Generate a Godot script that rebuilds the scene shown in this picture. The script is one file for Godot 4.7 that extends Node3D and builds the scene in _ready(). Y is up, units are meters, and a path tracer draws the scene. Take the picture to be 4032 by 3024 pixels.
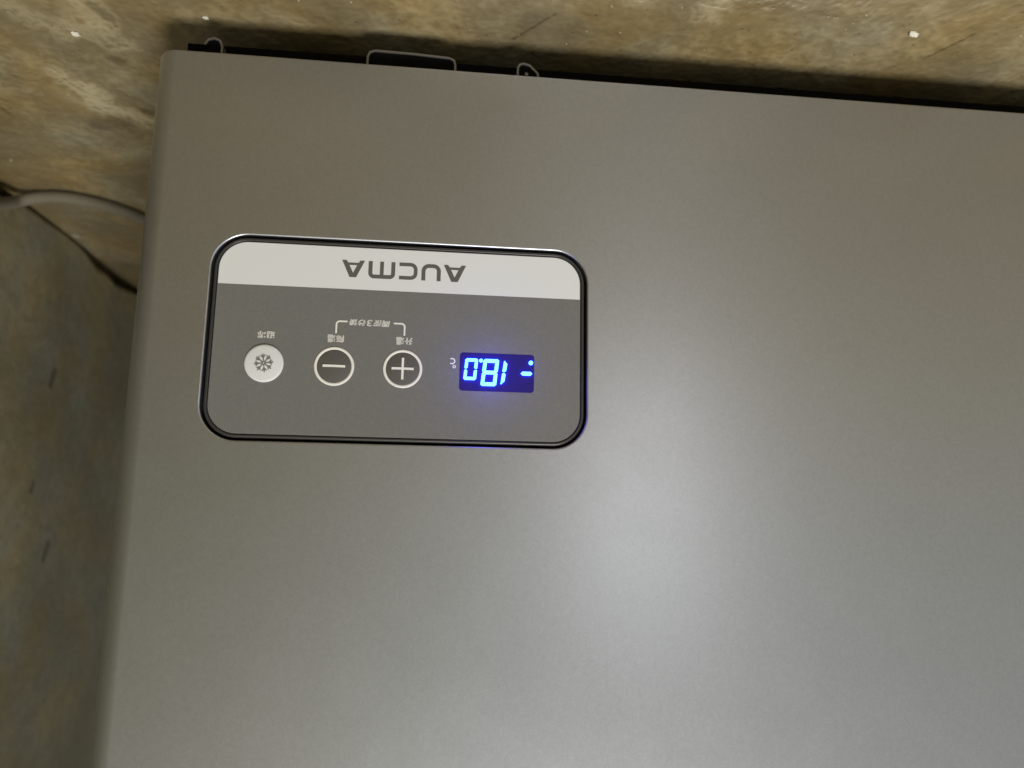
extends Node3D
# Front of a grey chest freezer photographed with the phone held upside down. z = 0 is the front sheet, y up, metres.

const Y0 := 0.2083            # camera height above the floor
const YB := 0.025             # lower edge of the cabinet
const XE := 0.1179            # cabinet side towards the wall
const WALL_X := 0.290
var M := {}
var rng := RandomNumberGenerator.new()

# ---------------------------------------------------------------- mesh helpers
class MB:
	var v := PackedVector3Array()
	var n := PackedVector3Array()
	var uv := PackedVector2Array()
	func t3(a: Vector3, b: Vector3, c: Vector3, na: Vector3, nb: Vector3, nc: Vector3) -> void:
		var g := (b - a).cross(c - a)
		if g.length() < 1e-14:
			return
		if g.dot(na + nb + nc) > 0.0:
			v.append_array([a, c, b]); n.append_array([na, nc, nb])
		else:
			v.append_array([a, b, c]); n.append_array([na, nb, nc])
	func tri(a: Vector3, b: Vector3, c: Vector3, nn: Vector3) -> void:
		t3(a, b, c, nn, nn, nn)
	func quad(a: Vector3, b: Vector3, c: Vector3, d: Vector3, nn: Vector3) -> void:
		tri(a, b, c, nn); tri(a, c, d, nn)
	func q4(a: Vector3, b: Vector3, c: Vector3, d: Vector3, na: Vector3, nb: Vector3, nc: Vector3, nd: Vector3) -> void:
		t3(a, b, c, na, nb, nc); t3(a, c, d, na, nc, nd)
	func box(lo: Vector3, hi: Vector3) -> void:
		var c: Array[Vector3] = []
		for i in 8:
			c.append(Vector3(hi.x if i & 1 else lo.x, hi.y if i & 2 else lo.y, hi.z if i & 4 else lo.z))
		quad(c[0], c[2], c[6], c[4], Vector3.LEFT); quad(c[1], c[3], c[7], c[5], Vector3.RIGHT)
		quad(c[0], c[1], c[5], c[4], Vector3.DOWN); quad(c[2], c[3], c[7], c[6], Vector3.UP)
		quad(c[0], c[1], c[3], c[2], Vector3.FORWARD); quad(c[4], c[5], c[7], c[6], Vector3.BACK)
	func flat(poly: PackedVector2Array, z: float) -> void:
		var big := PackedVector2Array()             # the triangulator needs more than millimetres
		for q in poly:
			big.append((q - poly[0]) * 20000.0)
		var idx := Geometry2D.triangulate_polygon(big)
		for i in range(0, idx.size(), 3):
			tri(Vector3(poly[idx[i]].x, poly[idx[i]].y, z), Vector3(poly[idx[i + 1]].x, poly[idx[i + 1]].y, z), Vector3(poly[idx[i + 2]].x, poly[idx[i + 2]].y, z), Vector3.BACK)
	func prism(poly: PackedVector2Array, z0: float, z1: float) -> void:
		flat(poly, z1)
		var area := 0.0
		for i in poly.size():
			area += poly[i].cross(poly[(i + 1) % poly.size()])
		for i in poly.size():
			var a := poly[i]
			var b := poly[(i + 1) % poly.size()]
			var e := (b - a).normalized() * signf(area)
			quad(Vector3(a.x, a.y, z0), Vector3(b.x, b.y, z0), Vector3(b.x, b.y, z1), Vector3(a.x, a.y, z1), Vector3(e.y, -e.x, 0))
	func mesh() -> ArrayMesh:
		var a := []
		a.resize(Mesh.ARRAY_MAX)
		a[Mesh.ARRAY_VERTEX] = v
		a[Mesh.ARRAY_NORMAL] = n
		if uv.size() == v.size():
			a[Mesh.ARRAY_TEX_UV] = uv
		var m := ArrayMesh.new()
		m.add_surface_from_arrays(Mesh.PRIMITIVE_TRIANGLES, a)
		return m

func put(called: String, b: MB, mat: Material, parent: Node = self) -> MeshInstance3D:
	var o := MeshInstance3D.new()
	o.name = called
	o.mesh = b.mesh()
	o.material_override = mat
	parent.add_child(o, true)
	return o

func tag(o: Node, label: String, category := "", group := "", kind := "") -> void:
	if label: o.set_meta("label", label)
	if category: o.set_meta("category", category)
	if group: o.set_meta("group", group)
	if kind: o.set_meta("kind", kind)

func mm(x: float, y: float) -> Vector2:      # a point measured on the front sheet, millimetres from the camera's foot
	return Vector2(x * 0.001, Y0 + y * 0.001)

func rr(c: Vector2, w: float, h: float, r: float, steps := 12) -> PackedVector2Array:   # rounded rectangle, anticlockwise
	var p := PackedVector2Array()
	for k in 4:
		var q: Vector2 = Vector2(w / 2 - r, h / 2 - r) * [Vector2(1, 1), Vector2(-1, 1), Vector2(-1, -1), Vector2(1, -1)][k]
		for i in steps + 1:
			p.append(c + q + Vector2.from_angle(PI / 2 * (k + float(i) / steps)) * r)
	return p

# strips between insets of a rounded rectangle; profile of [inset, z]
func sweep_rr(b: MB, c: Vector2, w: float, h: float, r: float, prof: Array, steps := 12) -> void:
	var rings := []
	for q in prof:
		rings.append(rr(c, w - 2 * q[0], h - 2 * q[0], maxf(r - q[0], 0.0002), steps))
	var cnt: int = rings[0].size()
	var en := []
	for k in prof.size() - 1:
		var di: float = prof[k + 1][0] - prof[k][0]
		var dz: float = prof[k + 1][1] - prof[k][1]
		en.append(Vector2(-dz, di).normalized())
	for k in prof.size() - 1:
		for i in cnt:
			var j := (i + 1) % cnt
			var p := []
			for s in [[k, i], [k, j], [k + 1, j], [k + 1, i]]:
				var pt: Vector2 = rings[s[0]][s[1]]
				var pp: Vector2 = rings[s[0]][(s[1] + cnt - 1) % cnt]
				var pn: Vector2 = rings[s[0]][(s[1] + 1) % cnt]
				var tang := (pn - pp).normalized()
				var inward := Vector2(-tang.y, tang.x)
				var e: Vector2 = en[k]
				if s[0] == k and k > 0 and en[k - 1].dot(e) > 0.5: e = (e + en[k - 1]).normalized()
				if s[0] == k + 1 and k + 1 < en.size() and en[k + 1].dot(e) > 0.5: e = (e + en[k + 1]).normalized()
				p.append(Vector3(pt.x, pt.y, prof[s[0]][1]))
				p.append(Vector3(inward.x * e.x, inward.y * e.x, e.y))
			b.q4(p[0], p[2], p[4], p[6], p[1], p[3], p[5], p[7])

# flat printed stroke
func stroke(b: MB, pts: PackedVector2Array, w: float, z: float, closed := false) -> void:
	var cnt := pts.size()
	var l := PackedVector2Array()
	var r := PackedVector2Array()
	for i in cnt:
		var a := pts[i - 1] if i > 0 else (pts[cnt - 1] if closed else pts[0])
		var c := pts[i + 1] if i < cnt - 1 else (pts[0] if closed else pts[i])
		var d1 := (pts[i] - a).normalized()
		var d2 := (c - pts[i]).normalized()
		if d1 == Vector2.ZERO: d1 = d2
		if d2 == Vector2.ZERO: d2 = d1
		var n1 := Vector2(-d1.y, d1.x)
		var n2 := Vector2(-d2.y, d2.x)
		var m := (n1 + n2).normalized()
		var k := w / 2 / maxf(m.dot(n1), 0.4)
		l.append(pts[i] + m * k); r.append(pts[i] - m * k)
	for i in (cnt if closed else cnt - 1):
		var j := (i + 1) % cnt
		b.quad(Vector3(l[i].x, l[i].y, z), Vector3(l[j].x, l[j].y, z), Vector3(r[j].x, r[j].y, z), Vector3(r[i].x, r[i].y, z), Vector3.BACK)

func arc(c: Vector2, r: float, a0: float, a1: float, steps: int) -> PackedVector2Array:
	var p := PackedVector2Array()
	for i in steps + 1:
		p.append(c + Vector2.from_angle(lerpf(a0, a1, float(i) / steps)) * r)
	return p

func disc(c: Vector2, r: float, steps := 32) -> PackedVector2Array:
	var p := arc(c, r, 0, TAU, steps)
	p.remove_at(p.size() - 1)
	return p

func dome(b: MB, c: Vector2, r: float, z: float, rise: float, edge: float) -> void:   # a shallow button cap with a short wall
	var rings := [[r, z, Vector2(1, 0)], [r, z + edge, Vector2(1, 0)], [r, z + edge, Vector2(0.5, 0.86)]]
	for k in 9:
		var f := 1.0 - (k + 1) / 9.0
		rings.append([r * f, z + edge + rise * (1 - f * f), Vector2(2 * rise / r * f, 1).normalized()])
	var cnt := 48
	for k in rings.size() - 1:
		for i in cnt:
			var p := []
			for s in [[k, i], [k, i + 1], [k + 1, i + 1], [k + 1, i]]:
				var d := Vector2.from_angle(TAU * s[1] / cnt)
				var g = rings[s[0]]
				p.append(Vector3(c.x + d.x * g[0], c.y + d.y * g[0], g[1]))
				p.append(Vector3(d.x * g[2].x, d.y * g[2].x, g[2].y))
			b.q4(p[0], p[2], p[4], p[6], p[1], p[3], p[5], p[7])

func tube(b: MB, path: PackedVector3Array, r: float, sides := 14) -> void:
	var rings := []
	var nrm := []
	for i in path.size():
		var d := (path[mini(i + 1, path.size() - 1)] - path[maxi(i - 1, 0)]).normalized()
		var s := d.cross(Vector3.UP).normalized()
		if s == Vector3.ZERO: s = Vector3.RIGHT
		var u := s.cross(d).normalized()
		var ring := []
		var rn := []
		for k in sides:
			var q := s * cos(TAU * k / sides) + u * sin(TAU * k / sides)
			rn.append(q); ring.append(path[i] + q * r)
		rings.append(ring); nrm.append(rn)
	for i in path.size() - 1:
		for k in sides:
			var j := (k + 1) % sides
			b.q4(rings[i][k], rings[i][j], rings[i + 1][j], rings[i + 1][k], nrm[i][k], nrm[i][j], nrm[i + 1][j], nrm[i + 1][k])
	for e in [0, path.size() - 1]:
		var d2 := (path[0] - path[1]).normalized() if e == 0 else (path[e] - path[e - 1]).normalized()
		for k in sides:
			b.tri(path[e], rings[e][k], rings[e][(k + 1) % sides], d2)

func mat(c: Color, rough: float, metal := 0.0) -> StandardMaterial3D:     # colour given as linear base colour
	var m := StandardMaterial3D.new()
	m.albedo_color = c.linear_to_srgb()
	m.roughness = rough
	m.metallic = metal
	return m

# ---------------------------------------------------------------- textures
func noise(seed_: int, freq: float, octaves: int, kind := FastNoiseLite.TYPE_SIMPLEX_SMOOTH) -> FastNoiseLite:
	var f := FastNoiseLite.new()
	f.seed = seed_
	f.noise_type = kind
	f.frequency = freq
	f.fractal_octaves = octaves
	return f

func seg_dist(p: Vector2, a: Vector2, b: Vector2) -> float:
	return p.distance_to(Geometry2D.get_closest_point_to_segment(p, a, b))

const TEX := 1280
# stone with worn paler patches; marks = [a, b, radius, strength] in metres on the sheet
func stone_texture(seed_: int, base: Color, dark: Color, pale: Color, marks: Array, scuffs: Array, origin: Vector2) -> Array:
	var cloud := noise(seed_, 9.0, 4)
	var grain := noise(seed_ + 1, 70.0, 3)
	var fine := noise(seed_ + 2, 210.0, 4)
	var hue := noise(seed_ + 3, 16.0, 2)
	var pit := noise(seed_ + 4, 120.0, 1, FastNoiseLite.TYPE_CELLULAR)
	var bytes := PackedByteArray()
	bytes.resize(TEX * TEX * 3)
	var hb := PackedByteArray()
	hb.resize(TEX * TEX)
	var at := 0
	for y in TEX:
		for x in TEX:
			var p := Vector2(float(x) / TEX, float(y) / TEX)
			var c := cloud.get_noise_2dv(p)
			var g := grain.get_noise_2dv(p)
			var f := fine.get_noise_2dv(p)
			var h := hue.get_noise_2dv(p)
			var w := p + origin
			var k := 0.5 + 0.55 * c + 0.26 * g + 0.22 * f
			var col := dark.lerp(base, clampf(k * 1.5, 0, 1)).lerp(pale, clampf((k - 0.55) * 1.1, 0, 0.75))
			col.r *= 1.0 + 0.05 * h
			col.b *= 1.0 - 0.12 * h
			var relief := 0.5 + 0.20 * g + 0.12 * f
			for q in marks:
				var d: float = seg_dist(w, q[0], q[1]) + 0.010 * g + 0.005 * f + 0.006 * c
				if d < q[2]:
					var s: float = smoothstep(q[2], q[2] * 0.2, d) * q[3] * clampf(0.95 + 0.8 * g + 0.6 * f, 0.0, 1.0)
					col = col.lerp(pale, s)
					relief += 0.18 * s
			for q in scuffs:
				var d2: float = seg_dist(w, q[0], q[1]) + 0.0006 * f
				if d2 < q[2]:
					col = col.lerp(dark * 0.45, q[3] * smoothstep(q[2], q[2] * 0.3, d2))
			var pv := pit.get_noise_2dv(p)
			if pv < -0.965 and g < 0.0:
				col = col.lerp(dark * 0.6, 0.55)
				relief -= 0.2
			bytes[at * 3] = clampi(int(col.r * 255), 0, 255)
			bytes[at * 3 + 1] = clampi(int(col.g * 255), 0, 255)
			bytes[at * 3 + 2] = clampi(int(col.b * 255), 0, 255)
			hb[at] = clampi(int(relief * 255), 0, 255)
			at += 1
	return [ImageTexture.create_from_image(Image.create_from_data(TEX, TEX, false, Image.FORMAT_RGB8, bytes)), ImageTexture.create_from_image(Image.create_from_data(TEX, TEX, false, Image.FORMAT_L8, hb))]

func flake_texture(seed_: int, lo: float, hi: float, soft: float, freq := 0.09) -> ImageTexture:      # grain of metallic lacquer
	var n := 512
	var r := RandomNumberGenerator.new()
	r.seed = seed_
	var f := noise(seed_, freq, 3)
	var by := PackedByteArray()
	by.resize(n * n)
	for i in n * n:
		var v := lerpf(r.randf(), 0.5 + 0.5 * f.get_noise_2d(i % n, i / n), soft)
		by[i] = int(255 * lerpf(lo, hi, v))
	return ImageTexture.create_from_image(Image.create_from_data(n, n, false, Image.FORMAT_L8, by))

# ---------------------------------------------------------------- scene
func _ready() -> void:
	rng.seed = 7
	# camera
	var cam := Camera3D.new()
	cam.name = "camera"
	add_child(cam)
	cam.transform = Transform3D(Basis(Vector3(-0.99438163, -0.01812555, 0.10429115), Vector3(0.03468207, -0.98663582, 0.15920712), Vector3(0.10001166, 0.16192967, 0.98172117)), Vector3(0, Y0, 0.30))
	cam.fov = 53.08
	cam.near = 0.02
	cam.far = 60.0
	var att := CameraAttributesPhysical.new()
	att.frustum_focal_length = 24.03
	att.frustum_focus_distance = 0.305
	att.frustum_near = 0.02
	att.frustum_far = 60.0
	att.exposure_aperture = 7.5
	cam.attributes = att
	cam.current = true
	# environment: a dim room's even bounce, no sky
	var env := Environment.new()
	env.background_mode = Environment.BG_COLOR
	env.background_color = Color(0.42, 0.412, 0.350).linear_to_srgb()
	env.tonemap_mode = Environment.TONE_MAPPER_LINEAR
	env.tonemap_exposure = 1.0
	env.sdfgi_enabled = true
	env.ssao_enabled = true
	env.ssil_enabled = true
	var we := WorldEnvironment.new()
	we.name = "environment"
	we.environment = env
	add_child(we)
	# lamps
	lamp_panel("ceiling_lamp", "square white ceiling lamp above and in front of the freezer", Vector3(-0.55, 2.15, 1.50), Vector3(-0.55, 0.0, 1.4999), Vector2(0.60, 0.60), Color(1.0, 0.96, 0.89), 7.0)
	lamp_panel("added_low_light", "added low light panel facing the freezer for the highlight on its front", Vector3(-0.265, 0.185, 0.68), Vector3(-0.08, 0.175, 0.0), Vector2(0.05, 0.34), Color(1.0, 0.97, 0.96), 0.024)  # unseen low panel, added to give the front sheet its highlight
	materials()
	build_floor()
	build_wall()
	build_freezer()
	build_small_things()

func lamp_panel(called: String, label: String, at: Vector3, to: Vector3, size: Vector2, col: Color, energy: float) -> void:
	var root := Node3D.new()
	root.name = called
	add_child(root)
	tag(root, label, "lamp")
	root.look_at_from_position(at, to, Vector3.UP if absf((to - at).normalized().y) < 0.95 else Vector3.FORWARD)
	var b := MB.new()                       # shallow housing behind the diffuser, -z is the lit side
	b.box(Vector3(-size.x / 2 - 0.02, -size.y / 2 - 0.02, 0.004), Vector3(size.x / 2 + 0.02, size.y / 2 + 0.02, 0.04))
	put("housing", b, mat(Color(0.5, 0.5, 0.5), 0.5), root)
	var d := MB.new()
	d.box(Vector3(-size.x / 2, -size.y / 2, -0.004), Vector3(size.x / 2, size.y / 2, 0.003))
	var dm := mat(Color(0.8, 0.8, 0.8), 0.5)
	dm.emission_enabled = true
	dm.emission = col.linear_to_srgb()
	dm.emission_energy_multiplier = 0.6
	put("diffuser", d, dm, root)
	if called == "added_low_light":
		var s := MB.new()
		s.box(Vector3(-0.08, -at.y / 1.0, 0.045), Vector3(0.08, -size.y / 2 - 0.0, 0.06))
		put("stand", s, mat(Color(0.03, 0.03, 0.03), 0.5), root)
	var l := AreaLight3D.new()
	l.name = "light"
	l.area_size = size
	l.light_color = col.linear_to_srgb()
	l.light_energy = energy
	l.shadow_enabled = true
	l.area_range = 12.0
	root.add_child(l)
	l.position = Vector3(0, 0, -0.012)

func materials() -> void:
	var lac := mat(Color(0.495, 0.522, 0.578), 0.37, 0.98)
	lac.clearcoat_enabled = true
	lac.clearcoat = 0.35
	lac.clearcoat_roughness = 0.32
	lac.albedo_texture = flake_texture(3, 0.91, 1.0, 0.35)
	lac.roughness_texture = flake_texture(8, 0.93, 1.0, 1.0, 0.012)
	lac.heightmap_enabled = true
	lac.heightmap_texture = flake_texture(4, 0.0, 1.0, 0.6)
	lac.heightmap_scale = 0.0010
	lac.uv1_triplanar = true
	lac.uv1_world_triplanar = true
	lac.uv1_scale = Vector3(6, 6, 6)
	M.lacquer = lac
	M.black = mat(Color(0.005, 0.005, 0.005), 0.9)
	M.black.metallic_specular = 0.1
	M.label = mat(Color(0.62, 0.62, 0.60), 0.5)
	M.bezel = mat(Color(0.035, 0.034, 0.034), 0.35)
	var pl := mat(Color(0.185, 0.188, 0.188), 0.42)
	pl.albedo_texture = flake_texture(5, 0.88, 1.0, 0.3)
	pl.uv1_triplanar = true
	pl.uv1_world_triplanar = true
	pl.uv1_scale = Vector3(7, 7, 7)
	M.plate = pl
	M.white = mat(Color(0.70, 0.735, 0.765), 0.45)
	M.print_white = mat(Color(0.80, 0.80, 0.77), 0.5)
	M.print_grey = mat(Color(0.105, 0.103, 0.098), 0.5)
	M.print_soft = mat(Color(0.19, 0.188, 0.18), 0.5)
	M.dome = mat(Color(0.10, 0.098, 0.094), 0.4)
	M.window = mat(Color(0.030, 0.021, 0.15), 0.5)  # blue glow of the lit display is put into this colour
	M.window.metallic_specular = 0.12
	var led := mat(Color(0.1, 0.4, 0.6), 0.5)
	led.emission_enabled = true
	led.emission = Color(0.022, 0.085, 1.0).linear_to_srgb()
	led.emission_energy_multiplier = 18.0
	M.led = led
	M.zinc = mat(Color(0.22, 0.215, 0.21), 0.45, 0.8)
	M.rubber = mat(Color(0.02, 0.02, 0.02), 0.8)
	M.cable = mat(Color(0.16, 0.145, 0.105), 0.85)
	M.chip = mat(Color(0.30, 0.27, 0.20), 0.7)
	M.crumb = mat(Color(0.68, 0.66, 0.58), 0.6)

func build_floor() -> void:
	var marks := [
		[Vector2(0.190, -0.071), Vector2(0.182, -0.085), 0.010, 0.9], [Vector2(0.182, -0.085), Vector2(0.181, -0.100), 0.011, 0.9], [Vector2(0.181, -0.100), Vector2(0.162, -0.116), 0.012, 0.95],
		[Vector2(0.196, -0.090), Vector2(0.185, -0.108), 0.008, 0.5], [Vector2(0.168, -0.150), Vector2(0.198, -0.163), 0.010, 0.5],
		[Vector2(0.155, -0.006), Vector2(0.154, -0.022), 0.013, 0.7], [Vector2(0.160, -0.030), Vector2(0.150, -0.042), 0.010, 0.6], [Vector2(0.186, -0.018), Vector2(0.172, -0.036), 0.010, 0.55],
		[Vector2(-0.111, 0.019), Vector2(-0.112, 0.012), 0.008, 0.55], [Vector2(-0.085, 0.026), Vector2(-0.078, 0.022), 0.009, 0.5], [Vector2(0.073, -0.010), Vector2(0.066, -0.016), 0.007, 0.4],
	]
	var scuffs := [[Vector2(-0.030, -0.014), Vector2(-0.046, 0.006), 0.0011, 0.35], [Vector2(-0.219, -0.004), Vector2(-0.229, 0.016), 0.0011, 0.35], [Vector2(0.245, -0.05), Vector2(0.235, -0.12), 0.0016, 0.3], [Vector2(0.157, -0.055), Vector2(0.155, -0.056), 0.005, 0.3], [Vector2(0.160, -0.104), Vector2(0.158, -0.105), 0.004, 0.35], [Vector2(0.150, -0.014), Vector2(0.146, -0.022), 0.004, 0.3], [Vector2(0.176, -0.118), Vector2(0.190, -0.124), 0.010, 0.25]]
	var t := stone_texture(21, Color(0.535, 0.482, 0.36), Color(0.445, 0.392, 0.28), Color(0.71, 0.67, 0.55), marks, scuffs, Vector2(-0.5, -0.75))
	var m := StandardMaterial3D.new()
	m.albedo_texture = t[0]
	m.roughness = 0.30
	m.heightmap_enabled = true
	m.heightmap_texture = t[1]
	m.heightmap_scale = 0.16
	var b := MB.new()
	var n := 24
	for i in n:
		for j in n:
			var p := []
			for s in [[0, 0], [1, 0], [1, 1], [0, 1]]:
				p.append(Vector3(lerpf(-2.5, 2.5, float(i + s[0]) / n), 0, lerpf(-2.0, 3.0, float(j + s[1]) / n)))
			b.quad(p[0], p[1], p[2], p[3], Vector3.UP)
	for q in b.v:
		b.uv.append(Vector2(q.x + 0.5, q.z + 0.75))
	var o := put("floor", b, m)
	tag(o, "worn brown stone floor under the freezer", "", "", "structure")

func build_wall() -> void:
	var t := stone_texture(55, Color(0.565, 0.54, 0.44), Color(0.485, 0.455, 0.355), Color(0.67, 0.645, 0.545), [], [[Vector2(-0.30, 0.20), Vector2(-0.302, 0.195), 0.004, 0.5], [Vector2(-0.33, 0.25), Vector2(-0.335, 0.24), 0.005, 0.5], [Vector2(-0.31, 0.12), Vector2(-0.314, 0.11), 0.005, 0.5]], Vector2(-0.8, 0.0))
	var m := StandardMaterial3D.new()
	m.albedo_texture = t[0]
	m.roughness = 0.6
	m.heightmap_enabled = true
	m.heightmap_texture = t[1]
	m.heightmap_scale = 0.06
	var b := MB.new()
	var f := noise(9, 30.0, 3)
	var zs := []
	var ys := []
	var n := 310
	for i in n + 1:
		var z := lerpf(-1.3, 2.6, float(i) / n)
		var gap := 0.0015 + 0.0012 * f.get_noise_1d(z)
		gap += 0.0065 * smoothstep(-0.245, -0.22, z) * (1.0 - smoothstep(-0.19, -0.165, z))
		gap += 0.0085 * smoothstep(-0.50, -0.44, z) * (1.0 - smoothstep(-0.37, -0.335, z)) * (1.0 + 0.5 * f.get_noise_1d(z * 3.0 + 5.0))
		zs.append(z); ys.append(maxf(gap, 0.0004))
	for i in n:
		var prof := []
		for k in [i, i + 1]:
			var y: float = ys[k]
			prof.append([Vector3(WALL_X + 0.05, y, zs[k]), Vector3(WALL_X + 0.003, y, zs[k]), Vector3(WALL_X + 0.001, y + 0.001, zs[k]), Vector3(WALL_X, y + 0.004, zs[k]), Vector3(WALL_X, 0.75, zs[k]), Vector3(WALL_X, 2.4, zs[k]), Vector3(WALL_X + 0.05, 2.4, zs[k]), Vector3(WALL_X + 0.05, y, zs[k])])
		var nn := [Vector3.DOWN, Vector3(-0.5, -0.86, 0), Vector3(-0.95, -0.3, 0), Vector3.LEFT, Vector3.LEFT, Vector3.UP, Vector3.RIGHT]
		for k in 7:
			b.quad(prof[0][k], prof[1][k], prof[1][k + 1], prof[0][k + 1], nn[k])
	for q in b.v:
		b.uv.append(Vector2(q.z + 0.8, q.y))
	var o := put("wall", b, m)
	tag(o, "dim stone wall slab standing beside the freezer with an uneven gap along its foot", "", "", "structure")

func build_freezer() -> void:
	var root := Node3D.new()
	root.name = "chest_freezer"
	add_child(root)
	root.position = Vector3.ZERO
	tag(root, "grey metallic chest freezer with an illuminated control panel on its front", "freezer")
	var pc := mm(13.86, -64.93)
	var pw := 0.1491
	var ph := 0.0813
	var prad := 0.0138
	# --- cabinet: rounded upright corners, cut-out for the panel with a rolled edge
	var top := 0.82
	var x0 := -0.78
	var zb := -0.56
	var r := 0.009
	var b := MB.new()
	var roll := 0.0007
	var hole := rr(pc, pw + 2 * roll, ph + 2 * roll, prad + roll)
	var xl := x0 + r
	var xr := XE - r
	var yb := YB + 0.0015
	var cnt := hole.size()
	var q := cnt / 4
	# halves left and right of the cut-out: hole points are anticlockwise from the right, split at the middles of top and bottom
	var topmid := Vector2(pc.x, hole[q - 1].y)
	var botmid := Vector2(pc.x, hole[3 * q - 1].y)
	var rp := PackedVector2Array([Vector2(pc.x, yb), Vector2(xr, yb), Vector2(xr, top), Vector2(pc.x, top), topmid])
	for i in range(q - 1, -1, -1): rp.append(hole[i])
	for i in range(cnt - 1, 3 * q - 1, -1): rp.append(hole[i])
	rp.append(botmid)
	var lp := PackedVector2Array([Vector2(pc.x, top), Vector2(xl, top), Vector2(xl, yb), Vector2(pc.x, yb), botmid])
	for i in range(3 * q - 1, q - 1, -1): lp.append(hole[i])
	lp.append(topmid)
	b.flat(rp, 0.0); b.flat(lp, 0.0)
	sweep_rr(b, pc, pw + 2 * roll, ph + 2 * roll, prad + roll, [[0.0, 0.0], [0.0003, -0.00008], [0.00052, -0.00025], [0.00065, -0.0005], [roll, -0.0010], [roll, -0.004]])
	# plan outline from front right round the back to front left
	var prof := []
	var pn := []
	for c in [[Vector2(xr, -r), PI / 2, 0.0], [Vector2(xr, zb + r), 0.0, -PI / 2], [Vector2(xl, zb + r), -PI / 2, -PI], [Vector2(xl, -r), PI, PI / 2]]:
		for i in 11:
			var a := lerpf(c[1], c[2], i / 10.0)
			pn.append(Vector2.from_angle(a)); prof.append(c[0] + Vector2.from_angle(a) * r)
	var levels := [[YB, 0.0015], [YB + 0.0005, 0.0005], [yb, 0.0], [top, 0.0]]
	for k in 3:
		for i in (prof.size() if k < 2 else prof.size() - 1):
			var j := (i + 1) % prof.size()
			var p := []
			for s in [[k, i], [k, j], [k + 1, j], [k + 1, i]]:
				var g: Vector2 = prof[s[1]] - pn[s[1]] * levels[s[0]][1]
				p.append(Vector3(g.x, levels[s[0]][0], g.y))
				p.append(Vector3(pn[s[1]].x, [-0.9, -0.5, 0.0][k] if s[0] < 2 else 0.0, pn[s[1]].y).normalized())
			b.q4(p[0], p[2], p[4], p[6], p[1], p[3], p[5], p[7])
	for i in range(1, prof.size() - 1):
		b.tri(Vector3(prof[0].x, top, prof[0].y), Vector3(prof[i].x, top, prof[i].y), Vector3(prof[i + 1].x, top, prof[i + 1].y), Vector3.UP)
		var e := []
		for k in [0, i, i + 1]:
			var g2: Vector2 = prof[k] - pn[k] * 0.0015
			e.append(Vector3(g2.x, YB, g2.y))
		b.tri(e[0], e[1], e[2], Vector3.DOWN)
	put("cabinet", b, M.lacquer, root)
	# lid on top, above the frame
	var lid := MB.new()
	lid.box(Vector3(x0 - 0.004, top + 0.006, zb - 0.004), Vector3(XE + 0.004, top + 0.075, 0.012))
	put("lid", lid, M.lacquer, root)
	var base := MB.new()                        # black tray added to deepen the shade under the cabinet
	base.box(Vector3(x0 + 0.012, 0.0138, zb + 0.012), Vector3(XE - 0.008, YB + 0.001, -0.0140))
	put("added_shade_tray", base, M.black, root)
	# --- feet and the strap brackets under the front edge
	for fx in [XE - 0.07, x0 + 0.07]:
		for fz in [-0.09, zb + 0.07]:
			var ft := MB.new()
			tube(ft, PackedVector3Array([Vector3(fx, 0.0, fz), Vector3(fx + 0.00001, 0.0136, fz)]), 0.022, 20)
			put("foot", ft, M.rubber, root)
	strap(root, PackedVector2Array([Vector2(33.3, -180), Vector2(33.1, -189.6), Vector2(32.3, -191.6), Vector2(30.2, -192.5), Vector2(14, -192.3), Vector2(-1.6, -191.6), Vector2(-3.5, -190.6), Vector2(-4.1, -188.5), Vector2(-4.1, -180)]))
	strap(root, PackedVector2Array([Vector2(100.2, -189.4), Vector2(99.0, -191.7), Vector2(96.5, -192.5), Vector2(94.2, -191.6), Vector2(93.2, -189.0), Vector2(93.0, -180)]))
	strap(root, PackedVector2Array([Vector2(-31.1, -180), Vector2(-31.2, -189.4), Vector2(-32.0, -191.1), Vector2(-33.6, -191.7), Vector2(-36.3, -191.1), Vector2(-39.9, -187.4), Vector2(-40.5, -180)]))
	var bolt := MB.new()
	dome(bolt, mm(-35.0, -187.2), 0.0012, -0.0075, 0.0006, 0.0012)
	put("bolt", bolt, M.zinc, root)
	# --- control panel
	var panel := MB.new()
	sweep_rr(panel, pc, pw, ph, prad, [[0.0026, -0.004], [0.0026, -0.0006], [0.0028, -0.0004]])
	panel.flat(rr(pc, pw - 0.0056, ph - 0.0056, prad - 0.0028), -0.0004)
	var cp := put("control_panel", panel, M.plate, root)
	var gv := MB.new()
	sweep_rr(gv, pc, pw + 0.001, ph + 0.001, prad, [[0.0, -0.0036], [0.0030, -0.0036]])
	put("recess", gv, M.black, cp)
	var bz := MB.new()
	sweep_rr(bz, pc, pw, ph, prad, [[0.0010, -0.0036], [0.0010, -0.0010], [0.00115, -0.0006], [0.0014, -0.00035], [0.0017, -0.00025], [0.0020, -0.00025], [0.0022, -0.0004], [0.00235, -0.0007], [0.0024, -0.0020]])
	put("bezel", bz, M.bezel, cp)
	var zp := -0.00034
	var strip := PackedVector2Array()
	var inner := rr(pc, pw - 0.0058, ph - 0.0058, prad - 0.0029)
	var ys := mm(0, -85.45).y
	strip.append(Vector2(inner[2 * q - 1].x, ys))
	for i in range(2 * q, 4 * q): strip.append(inner[i])
	strip.append(Vector2(inner[4 * q - 1].x, ys))
	var sm := MB.new()
	sm.prism(strip, -0.00042, zp)
	put("brand_strip", sm, M.white, cp)
	letters(cp, zp + 0.00005)
	# --- labels, bracket and buttons
	var zt := zp
	labels(cp, zt)
	button(root, "quick_freeze_button", mm(65.78, -54.2), 7.35, "flake")
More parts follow.
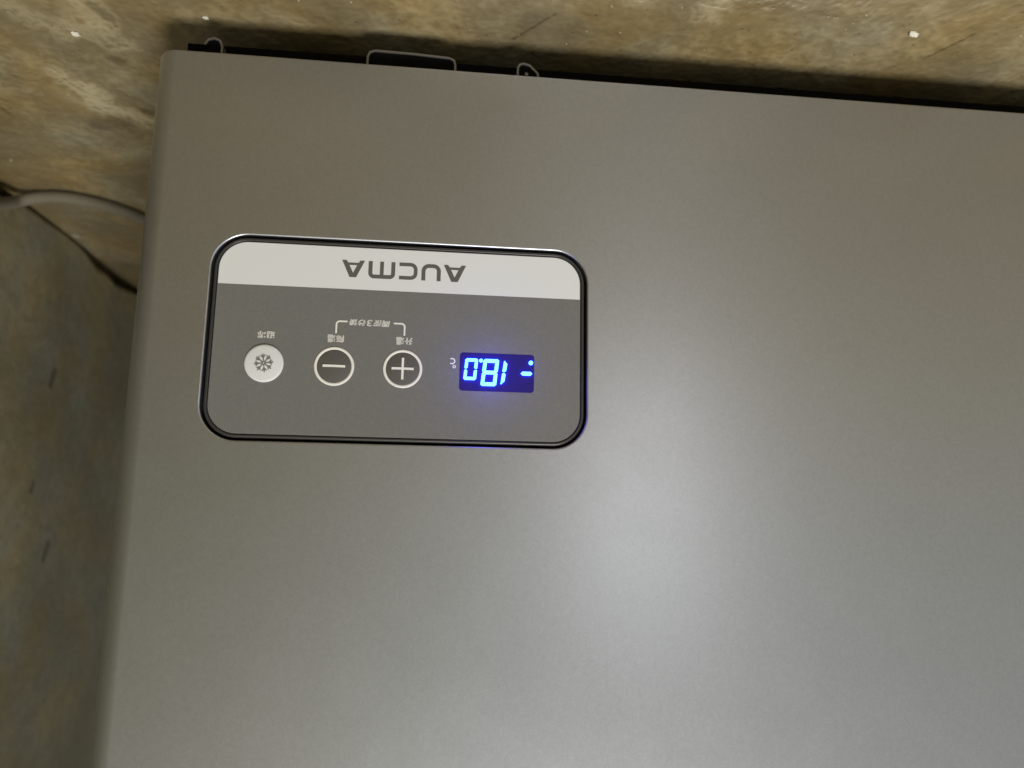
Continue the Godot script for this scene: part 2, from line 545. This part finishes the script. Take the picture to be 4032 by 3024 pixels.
	button(root, "minus_button", mm(39.2, -54.1), 7.7, "minus")
	button(root, "plus_button", mm(12.7, -54.05), 7.65, "plus")
	display(root, zt)

func strap(root: Node, pts: PackedVector2Array) -> void:       # bent sheet strap hanging under the front edge, seen end on
	var b := MB.new()
	var w := 0.0009
	var l := []
	var r := []
	for i in pts.size():
		var d := (pts[mini(i + 1, pts.size() - 1)] - pts[maxi(i - 1, 0)]).normalized()
		var p := mm(pts[i].x, pts[i].y)
		var nn := Vector2(-d.y, d.x) * w / 2
		l.append(p + nn); r.append(p - nn)
	for i in pts.size() - 1:
		var a := -0.0128
		var z := -0.0055
		var e: Vector2 = (l[i] - r[i]).normalized()
		b.quad(Vector3(l[i].x, l[i].y, z), Vector3(l[i + 1].x, l[i + 1].y, z), Vector3(r[i + 1].x, r[i + 1].y, z), Vector3(r[i].x, r[i].y, z), Vector3.BACK)
		b.quad(Vector3(l[i].x, l[i].y, z), Vector3(l[i + 1].x, l[i + 1].y, z), Vector3(l[i + 1].x, l[i + 1].y, a), Vector3(l[i].x, l[i].y, a), Vector3(e.x, e.y, 0))
		b.quad(Vector3(r[i].x, r[i].y, z), Vector3(r[i + 1].x, r[i + 1].y, z), Vector3(r[i + 1].x, r[i + 1].y, a), Vector3(r[i].x, r[i].y, a), Vector3(-e.x, -e.y, 0))
	var o := put("bracket", b, M.zinc, root)
	var pad := MB.new()                         # black rubber block held in the strap
	var poly := PackedVector2Array()
	for p in pts:
		poly.append(mm(p.x, p.y) + Vector2(0, 0.0006))
	pad.prism(poly, -0.0128, -0.0060)
	put("rubber_block", pad, M.black, o)

func letters(cp: Node, z: float) -> void:
	var o := Vector2(-11.0, -97.38)                 # lower left of the word, reading upright
	for ax in [0.0, 40.4]:
		var b := MB.new()
		for s in [1.0, -1.0]:
			var half := PackedVector2Array()
			for p in [Vector2(0, 0), Vector2(1.75, 0), Vector2(2.45, 1.0), Vector2(4.5, 1.0), Vector2(4.5, 2.0), Vector2(3.0, 2.0), Vector2(4.5, 5.2), Vector2(4.5, 7), Vector2(3.2, 7)]:
				var x: float = p.x if s > 0 else 9.0 - p.x
				half.append(mm(o.x + ax + x, o.y + p.y))
			b.flat(half, z)
		put("letter", b, M.print_grey, cp)
	var u := MB.new()
	stroke(u, outline([[10.87, 7], [10.87, 3.3]], [13.0, 3.0, 2.15, PI, 1.5 * PI], [14.87, 3.0, 2.15, 1.5 * PI, TAU], [[17.02, 7]], o), 0.0016, z)
	put("letter", u, M.print_grey, cp)
	var c := MB.new()
	stroke(c, outline([[26.7, 6.25]], [22.2, 4.2, 2.05, PI / 2, PI], [22.2, 2.75, 2.05, PI, 1.5 * PI], [[26.7, 0.7]], o), 0.0015, z)
	put("letter", c, M.print_grey, cp)
	var m := MB.new()
	stroke(m, outline([[29.1, 0], [29.1, 4.8]], [30.5, 4.9, 1.4, PI, PI / 2], [36.7, 4.9, 1.4, PI / 2, 0], [[38.1, 0]], o), 0.0016, z)
	stroke(m, PackedVector2Array([mm(o.x + 33.6, o.y), mm(o.x + 33.6, o.y + 5.5)]), 0.0015, z)
	put("letter", m, M.print_grey, cp)

func outline(a: Array, arc1: Array, arc2: Array, e: Array, o: Vector2) -> PackedVector2Array:
	var p := PackedVector2Array()
	for q in a: p.append(mm(o.x + q[0], o.y + q[1]))
	for k in [arc1, arc2]:
		p.append_array(arc(mm(o.x + k[0], o.y + k[1]), k[2] * 0.001, k[3], k[4], 8))
	for q in e: p.append(mm(o.x + q[0], o.y + q[1]))
	return p

# characters as strokes on a 10 x 10 grid, y up
const GLYPH := {
	"fast": [[[1, 9], [2, 7.5]], [[0.4, 5.5], [2, 5.5], [2, 2.2], [0.4, 0.6]], [[2, 1.8], [4, 0.7], [9.6, 0.7]], [[3.4, 8.6], [9.4, 8.6]], [[6.4, 9.8], [6.4, 2]], [[4, 7], [9, 7], [9, 5], [4, 5], [4, 7]], [[6.2, 5], [3.4, 2.4]], [[6.6, 5], [9.4, 2.4]]],
	"freeze": [[[0.6, 8.6], [2, 7.2]], [[0.4, 1], [2.2, 4.2]], [[3.2, 8.4], [9.6, 8.4]], [[5.6, 9.8], [4.4, 5.6], [9.2, 5.6]], [[6.8, 7], [6.8, 0.6], [5.6, 1]], [[4.6, 3.6], [3.4, 1.6]], [[8.4, 3.6], [9.6, 1.6]]],
	"down": [[[0.8, 9.4], [0.8, 0.3]], [[0.8, 9.2], [3, 9.2], [2, 6.6], [3, 4.4], [1, 3.4]], [[5, 9.8], [3.8, 7.4]], [[4.8, 8.6], [8.4, 8.6], [4, 4.8]], [[5, 7], [9.6, 5]], [[4.2, 4], [9.2, 4]], [[4.6, 4], [4.6, 2], [9.8, 2]], [[7, 5.2], [7, 0.2]]],
	"up": [[[4.4, 9.6], [1, 8]], [[0.3, 5.2], [9.7, 5.2]], [[3.2, 8.6], [3.2, 4], [0.8, 0.4]], [[7, 9.6], [7, 0.3]]],
	"warm": [[[0.8, 9], [2.2, 8]], [[0.4, 6.4], [1.8, 5.4]], [[0.6, 0.8], [2.4, 4]], [[4, 9.4], [8.6, 9.4], [8.6, 5.6], [4, 5.6], [4, 9.4]], [[4, 7.5], [8.6, 7.5]], [[3.4, 4.4], [9.2, 4.4]], [[3.6, 4.4], [3.6, 0.8]], [[5.4, 4.4], [5.4, 0.8]], [[7.2, 4.4], [7.2, 0.8]], [[9.0, 4.4], [9.0, 0.8]], [[2.8, 0.6], [9.8, 0.6]]],
	"same": [[[1, 0.3], [1, 9.2], [9, 9.2], [9, 0.6], [7.8, 0.6]], [[2.8, 7.2], [7.2, 7.2]], [[3, 5.4], [7, 5.4], [7, 2.4], [3, 2.4], [3, 5.4]]],
	"press": [[[0.2, 7.4], [3.6, 7.4]], [[2, 9.8], [2, 0.6], [1, 1]], [[0.2, 3.8], [3.6, 5]], [[6.8, 9.8], [6.8, 8.6]], [[4.2, 6.8], [4.2, 8.6], [9.6, 8.6], [9.6, 7]], [[4, 5.2], [9.8, 5.2]], [[6.4, 7.2], [5, 3.2], [9.2, 0.4]], [[8.4, 5], [7, 2.2], [4.2, 0.4]]],
	"three": [[[2, 8.4], [4, 9.4], [7, 8.8], [7.4, 6.8], [5, 5.3], [7.8, 4], [7.6, 1.6], [5, 0.6], [2, 1.6]]],
	"second": [[[3.6, 9.4], [0.8, 8.4]], [[0.2, 6.6], [4.2, 6.6]], [[2.2, 8.8], [2.2, 0.3]], [[2.2, 6], [0.3, 3]], [[6.8, 9.8], [6.8, 4.6]], [[5.4, 7.6], [4.6, 5.4]], [[8.2, 7.8], [9.6, 6]], [[9.2, 4.8], [7.4, 2], [4.2, 0.4]]],
	"lock": [[[2, 9.8], [0.4, 7]], [[1.4, 8.2], [3.8, 8.2]], [[0.8, 5.8], [3.6, 5.8]], [[2.2, 7.6], [2.2, 1], [3.8, 2.2]], [[7, 9.8], [7, 7]], [[5.2, 9.2], [5.8, 7.6]], [[9, 9.2], [8.2, 7.6]], [[5, 2.4], [5, 6.6], [9.2, 6.6], [9.2, 2.4]], [[7, 5.4], [6.8, 2.4], [4.6, 0.4]], [[7.4, 2], [9.6, 0.4]]],
}

func word(cp: Node, names: Array, x0: float, x1: float, y0: float, h: float, z: float, w: float, slant := 0.0) -> void:
	var step := (x1 - x0) / names.size()
	for i in names.size():
		var b := MB.new()
		for s in GLYPH[names[i]]:
			var p := PackedVector2Array()
			for g in s:
				p.append(mm(x0 + step * (i + 0.04 + 0.92 * g[0] / 10.0) + slant * g[1] / 10.0, y0 + h * g[1] / 10.0))
			stroke(b, p, w, z)
		var o := put("label_character", b, M.label, cp)
		o.position.z = 0.0

func labels(cp: Node, z: float) -> void:
	word(cp, ["fast", "freeze"], 62.3, 69.2, -66.9, 2.75, z, 0.00052)
	word(cp, ["down", "warm"], 35.9, 42.5, -66.6, 2.85, z, 0.00052)
	word(cp, ["up", "warm"], 9.2, 15.85, -66.7, 2.9, z, 0.00052)
	word(cp, ["same", "press", "three", "second", "lock"], 18.2, 34.0, -73.2, 2.5, z, 0.00048, 0.5)
	for s in [[39.2, 38.0, 35.0, -67.3], [12.6, 13.8, 16.9, -67.4]]:
		var b := MB.new()
		var p := PackedVector2Array([mm(s[0], s[3]), mm(s[0], -70.9)])
		var dir := signf(s[2] - s[0])
		p.append_array(arc(mm(s[0] + dir * 1.3, -70.9), 0.0013, PI if dir > 0 else 0.0, 1.5 * PI if dir > 0 else -PI / 2, 6))
		p.append(mm(s[2], -72.2))
		stroke(b, p, 0.00065, z)
		put("bracket_line", b, M.print_white, cp)
	# degree mark and C beside the display
	var d := MB.new()
	stroke(d, disc(mm(-7.45, -55.7), 0.00050, 14), 0.00036, z, true)
	put("degree_mark", d, M.print_white, cp)
	var c := MB.new()
	stroke(c, arc(mm(-6.55, -57.9), 0.00105, PI * 0.28, PI * 1.72, 14), 0.0005, z)
	put("letter", c, M.print_white, cp)

func button(root: Node, called: String, c: Vector2, rad: float, icon: String) -> void:
	var r := rad * 0.001
	var z := -0.0004
	var b := MB.new()
	if icon == "flake":
		dome(b, c, r, z, 0.0004, 0.0005)
		var o := put(called, b, M.white, root)
		var s := MB.new()
		var zs := 0.00062
		for k in 8:
			var d := Vector2.from_angle(TAU * k / 8 + 0.14)
			stroke(s, PackedVector2Array([c + d * 0.0003, c + d * 0.0036]), 0.00048, zs)
			for t in [-1.0, 1.0]:
				var e := d.rotated(t * 0.75)
				stroke(s, PackedVector2Array([c + d * 0.0021, c + d * 0.0021 + e * 0.0013]), 0.00042, zs + 0.00001 * (k + 1))
		put("snowflake_icon", s, M.print_soft, o)
		return
	dome(b, c, r - 0.0008, z, 0.0007, 0.0001)
	var o2 := put(called, b, M.dome, root)
	var ring := MB.new()
	sweep_rr(ring, c, 2 * r, 2 * r, r, [[0.0, z], [0.0, z + 0.0002], [0.00015, z + 0.0003], [0.0009, z + 0.0003], [0.00105, z + 0.0002], [0.00105, z]])
	put("ring", ring, M.print_white, o2)
	var s2 := MB.new()
	s2.prism(PackedVector2Array([c + Vector2(-0.0043, -0.00045), c + Vector2(0.0043, -0.00045), c + Vector2(0.0043, 0.00045), c + Vector2(-0.0043, 0.00045)]), z, z + 0.00095)
	if icon == "plus":
		for t in [[-0.0043, -0.00046], [0.00046, 0.0043]]:
			s2.prism(PackedVector2Array([c + Vector2(-0.00045, t[0]), c + Vector2(0.00045, t[0]), c + Vector2(0.00045, t[1]), c + Vector2(-0.00045, t[1])]), z, z + 0.00095)
	put(icon + "_icon", s2, M.print_white, o2)

func display(root: Node, z: float) -> void:
	var c := mm(-24.5, -53.9)
	var b := MB.new()
	b.prism(rr(c, 0.0298, 0.0154, 0.0013, 4), -0.00042, z)
	var win := put("display", b, M.window, root)
	# digits, reading upright: lower left, lower right, upper left, upper right of the stroke centres
	segments(win, "1", Vector2(-29.4, -58.3), Vector2(-27.9, -58.3), Vector2(-28.4, -49.6), Vector2(-26.7, -49.6), 1.4)
	segments(win, "8", Vector2(-24.5, -58.5), Vector2(-19.75, -58.5), Vector2(-23.55, -49.1), Vector2(-18.75, -49.1), 1.4)
	segments(win, "0", Vector2(-16.25, -58.6), Vector2(-12.4, -58.6), Vector2(-15.6, -51.15), Vector2(-11.8, -51.15), 1.2)
	for d in [[mm(-18.0, -58.5), 0.72, "decimal_point"], [mm(-37.98, -58.3), 0.85, "indicator_dot"]]:
		var q := MB.new()
		q.prism(disc(d[0], d[1] * 0.001, 20), z, z + 0.00056)
		put(d[2], q, M.led, win)
	var mi := MB.new()
	mi.prism(PackedVector2Array([mm(-38.6, -53.9), mm(-37.9, -54.6), mm(-34.7, -54.6), mm(-34.0, -53.9), mm(-34.7, -53.15), mm(-37.9, -53.15)]), z, z + 0.00056)
	put("minus_sign", mi, M.led, win)
	var l := OmniLight3D.new()
	l.name = "display_glow"
	l.light_color = Color(0.10, 0.10, 1.0).linear_to_srgb()
	l.light_energy = 0.00033
	l.light_size = 0.01
	l.omni_range = 3.0
	l.omni_attenuation = 2.0
	l.shadow_enabled = true
	win.add_child(l)
	l.position = Vector3(mm(-21.5, -53.9).x, mm(0, -53.9).y, 0.0125)

func segments(win: Node, digit: String, ll: Vector2, lr: Vector2, ul: Vector2, ur: Vector2, w: float) -> void:
	var on := {"8": "abcdefg", "0": "abcdef", "1": "bc"}
	var sl := (ul - ll) / (ul.y - ll.y)                      # slant: centre line per mm of height
	var h := w / 2
	var g := 0.17
	var b := MB.new()
	for k in on[digit]:
		var p := PackedVector2Array()
		match k:
			"a", "d":
				var l := ul if k == "a" else ll
				var r := ur if k == "a" else lr
				var s := 1.0 if k == "a" else -1.0
				for q in [[l, -h + g + 0.35, h], [l, -h + g * 2, h - 0.35], [l, h + g, -h], [r, -h - g, -h], [r, h - g * 2, h - 0.35], [r, h - g - 0.35, h]]:
					p.append(q[0] + Vector2(q[1], 0) + sl * q[2] * s)
			"g":
				var ml := (ll + ul) / 2
				var mr := (lr + ur) / 2
				for q in [[ml, -h + g, 0.0], [ml, h * 0.5, h], [mr, -h * 0.5, h], [mr, h - g, 0.0], [mr, -h * 0.5, -h], [ml, h * 0.5, -h]]:
					p.append(q[0] + Vector2(q[1], 0) + sl * q[2])
			_:
				var right: bool = k in "bc"
				var e: Vector2 = {"b": ur, "c": lr, "f": ul, "e": ll}[k]
				var s := 1.0 if k in "bf" else -1.0
				var o := 1.0 if right else -1.0
				var m := (lr + ur) / 2 if right else (ll + ul) / 2
				for q in [[e, h * o, h - 0.30 - g], [e, (h - 0.25) * o, h - g * 2], [e, -h * o, -h - g], [m, -h * o, h * 0.8 + g], [m, 0.0, g], [m, h * o, h * 0.45 + g]]:
					p.append(q[0] + Vector2(q[1], 0) + sl * q[2] * s)
		var pm := PackedVector2Array()
		for q in p:
			pm.append(mm(q.x, q.y))
		b.prism(pm, -0.00034, 0.00022)
	put("digit", b, M.led, win)

func build_small_things() -> void:
	# cable on the floor between freezer and wall
	var cv := Curve3D.new()
	for p in [Vector3(0.2835, 0.10, -0.02), Vector3(0.2835, 0.048, -0.14), Vector3(0.2835, 0.019, -0.204), Vector3(0.2805, 0.009, -0.222), Vector3(0.268, 0.0053, -0.223), Vector3(0.252, 0.0052, -0.222), Vector3(0.236, 0.0052, -0.229), Vector3(0.223, 0.0052, -0.242), Vector3(0.214, 0.0052, -0.256), Vector3(0.170, 0.0052, -0.33), Vector3(0.14, 0.0052, -0.48)]:
		cv.add_point(p)
	for i in cv.point_count:
		var a := cv.get_point_position(maxi(i - 1, 0))
		var c := cv.get_point_position(mini(i + 1, cv.point_count - 1))
		var t := (c - a) / 6.0
		cv.set_point_in(i, -t); cv.set_point_out(i, t)
	var path := PackedVector3Array()
	var len := cv.get_baked_length()
	for i in 90:
		path.append(cv.sample_baked(len * i / 89.0, true))
	var cb := MB.new()
	tube(cb, path, 0.0040)
	tag(put("power_cable", cb, M.cable), "pale grey power cable curving across the floor from the wall to the freezer", "cable")
	# loose grit, too fine to count
	var grit := MB.new()
	for i in 150:
		var at := Vector3(rng.randf_range(-0.30, 0.28), 0, rng.randf_range(-0.02, 0.07))
		if i % 2: at = Vector3(rng.randf_range(0.125, 0.285), 0, rng.randf_range(-0.45, 0.04))
		var q := rng.randf_range(0.00018, 0.00055) * (2.0 if i % 19 == 0 else 1.0)
		var a0 := rng.randf() * TAU
		var tip := at + Vector3(q * 0.2, q * 1.1, 0)
		for k in 5:
			var u := at + Vector3(cos(a0 + TAU * k / 5), 0, sin(a0 + TAU * k / 5)) * q * (1.0 + 0.5 * sin(k * 2.3 + a0))
			var w := at + Vector3(cos(a0 + TAU * (k + 1) / 5), 0, sin(a0 + TAU * (k + 1) / 5)) * q * (1.0 + 0.5 * sin((k + 1) % 5 * 2.3 + a0))
			grit.tri(u, w, tip, ((u + w) / 2 - at + Vector3(0, q, 0)).normalized())
	tag(put("grit", grit, mat(Color(0.36, 0.32, 0.23), 0.7)), "fine pale grit scattered over the brown stone floor", "grit", "", "stuff")
	# crumbs
	var spots := [
		[Vector3(-0.202, 0, 0.014), 0.0026, "bright white crumb on the brown floor in front of the freezer"],
		[Vector3(0.166, 0, -0.035), 0.0020, "curved white sliver on the pale worn floor patch beside the freezer corner"],
		[Vector3(0.104, 0, -0.0155), 0.0014, "tiny pale crumb at the shadow edge by the freezer's corner"],
		[Vector3(0.284, 0, -0.312), 0.0034, "small pale chip lying at the foot of the stone wall"]]
	for s in spots:
		var b := MB.new()
		var sp := SphereMesh.new()
		sp.radius = 1.0; sp.height = 2.0; sp.radial_segments = 12; sp.rings = 7
		var a := sp.get_mesh_arrays()
		var jit := {}
		var ix: PackedInt32Array = a[Mesh.ARRAY_INDEX]
		var vs: PackedVector3Array = a[Mesh.ARRAY_VERTEX]
		for i in vs.size():
			var key := Vector3i(vs[i] * 1000)
			if not jit.has(key): jit[key] = rng.randf_range(0.72, 1.12)
			var q := vs[i] * float(jit[key]) * float(s[1])
			vs[i] = Vector3(q.x * 1.0, maxf(q.y * 0.45, -s[1] * 0.3) + s[1] * 0.3, q.z * 0.62 + q.x * 0.25)
		for i in range(0, ix.size(), 3):
			var n := (vs[ix[i + 2]] - vs[ix[i]]).cross(vs[ix[i + 1]] - vs[ix[i]]).normalized()
			b.tri(vs[ix[i]], vs[ix[i + 1]], vs[ix[i + 2]], n)
		var o := put("crumb", b, M.chip if s[1] > 0.003 else M.crumb)
		o.position = s[0]
		tag(o, s[2], "crumb", "pale crumbs on the floor")
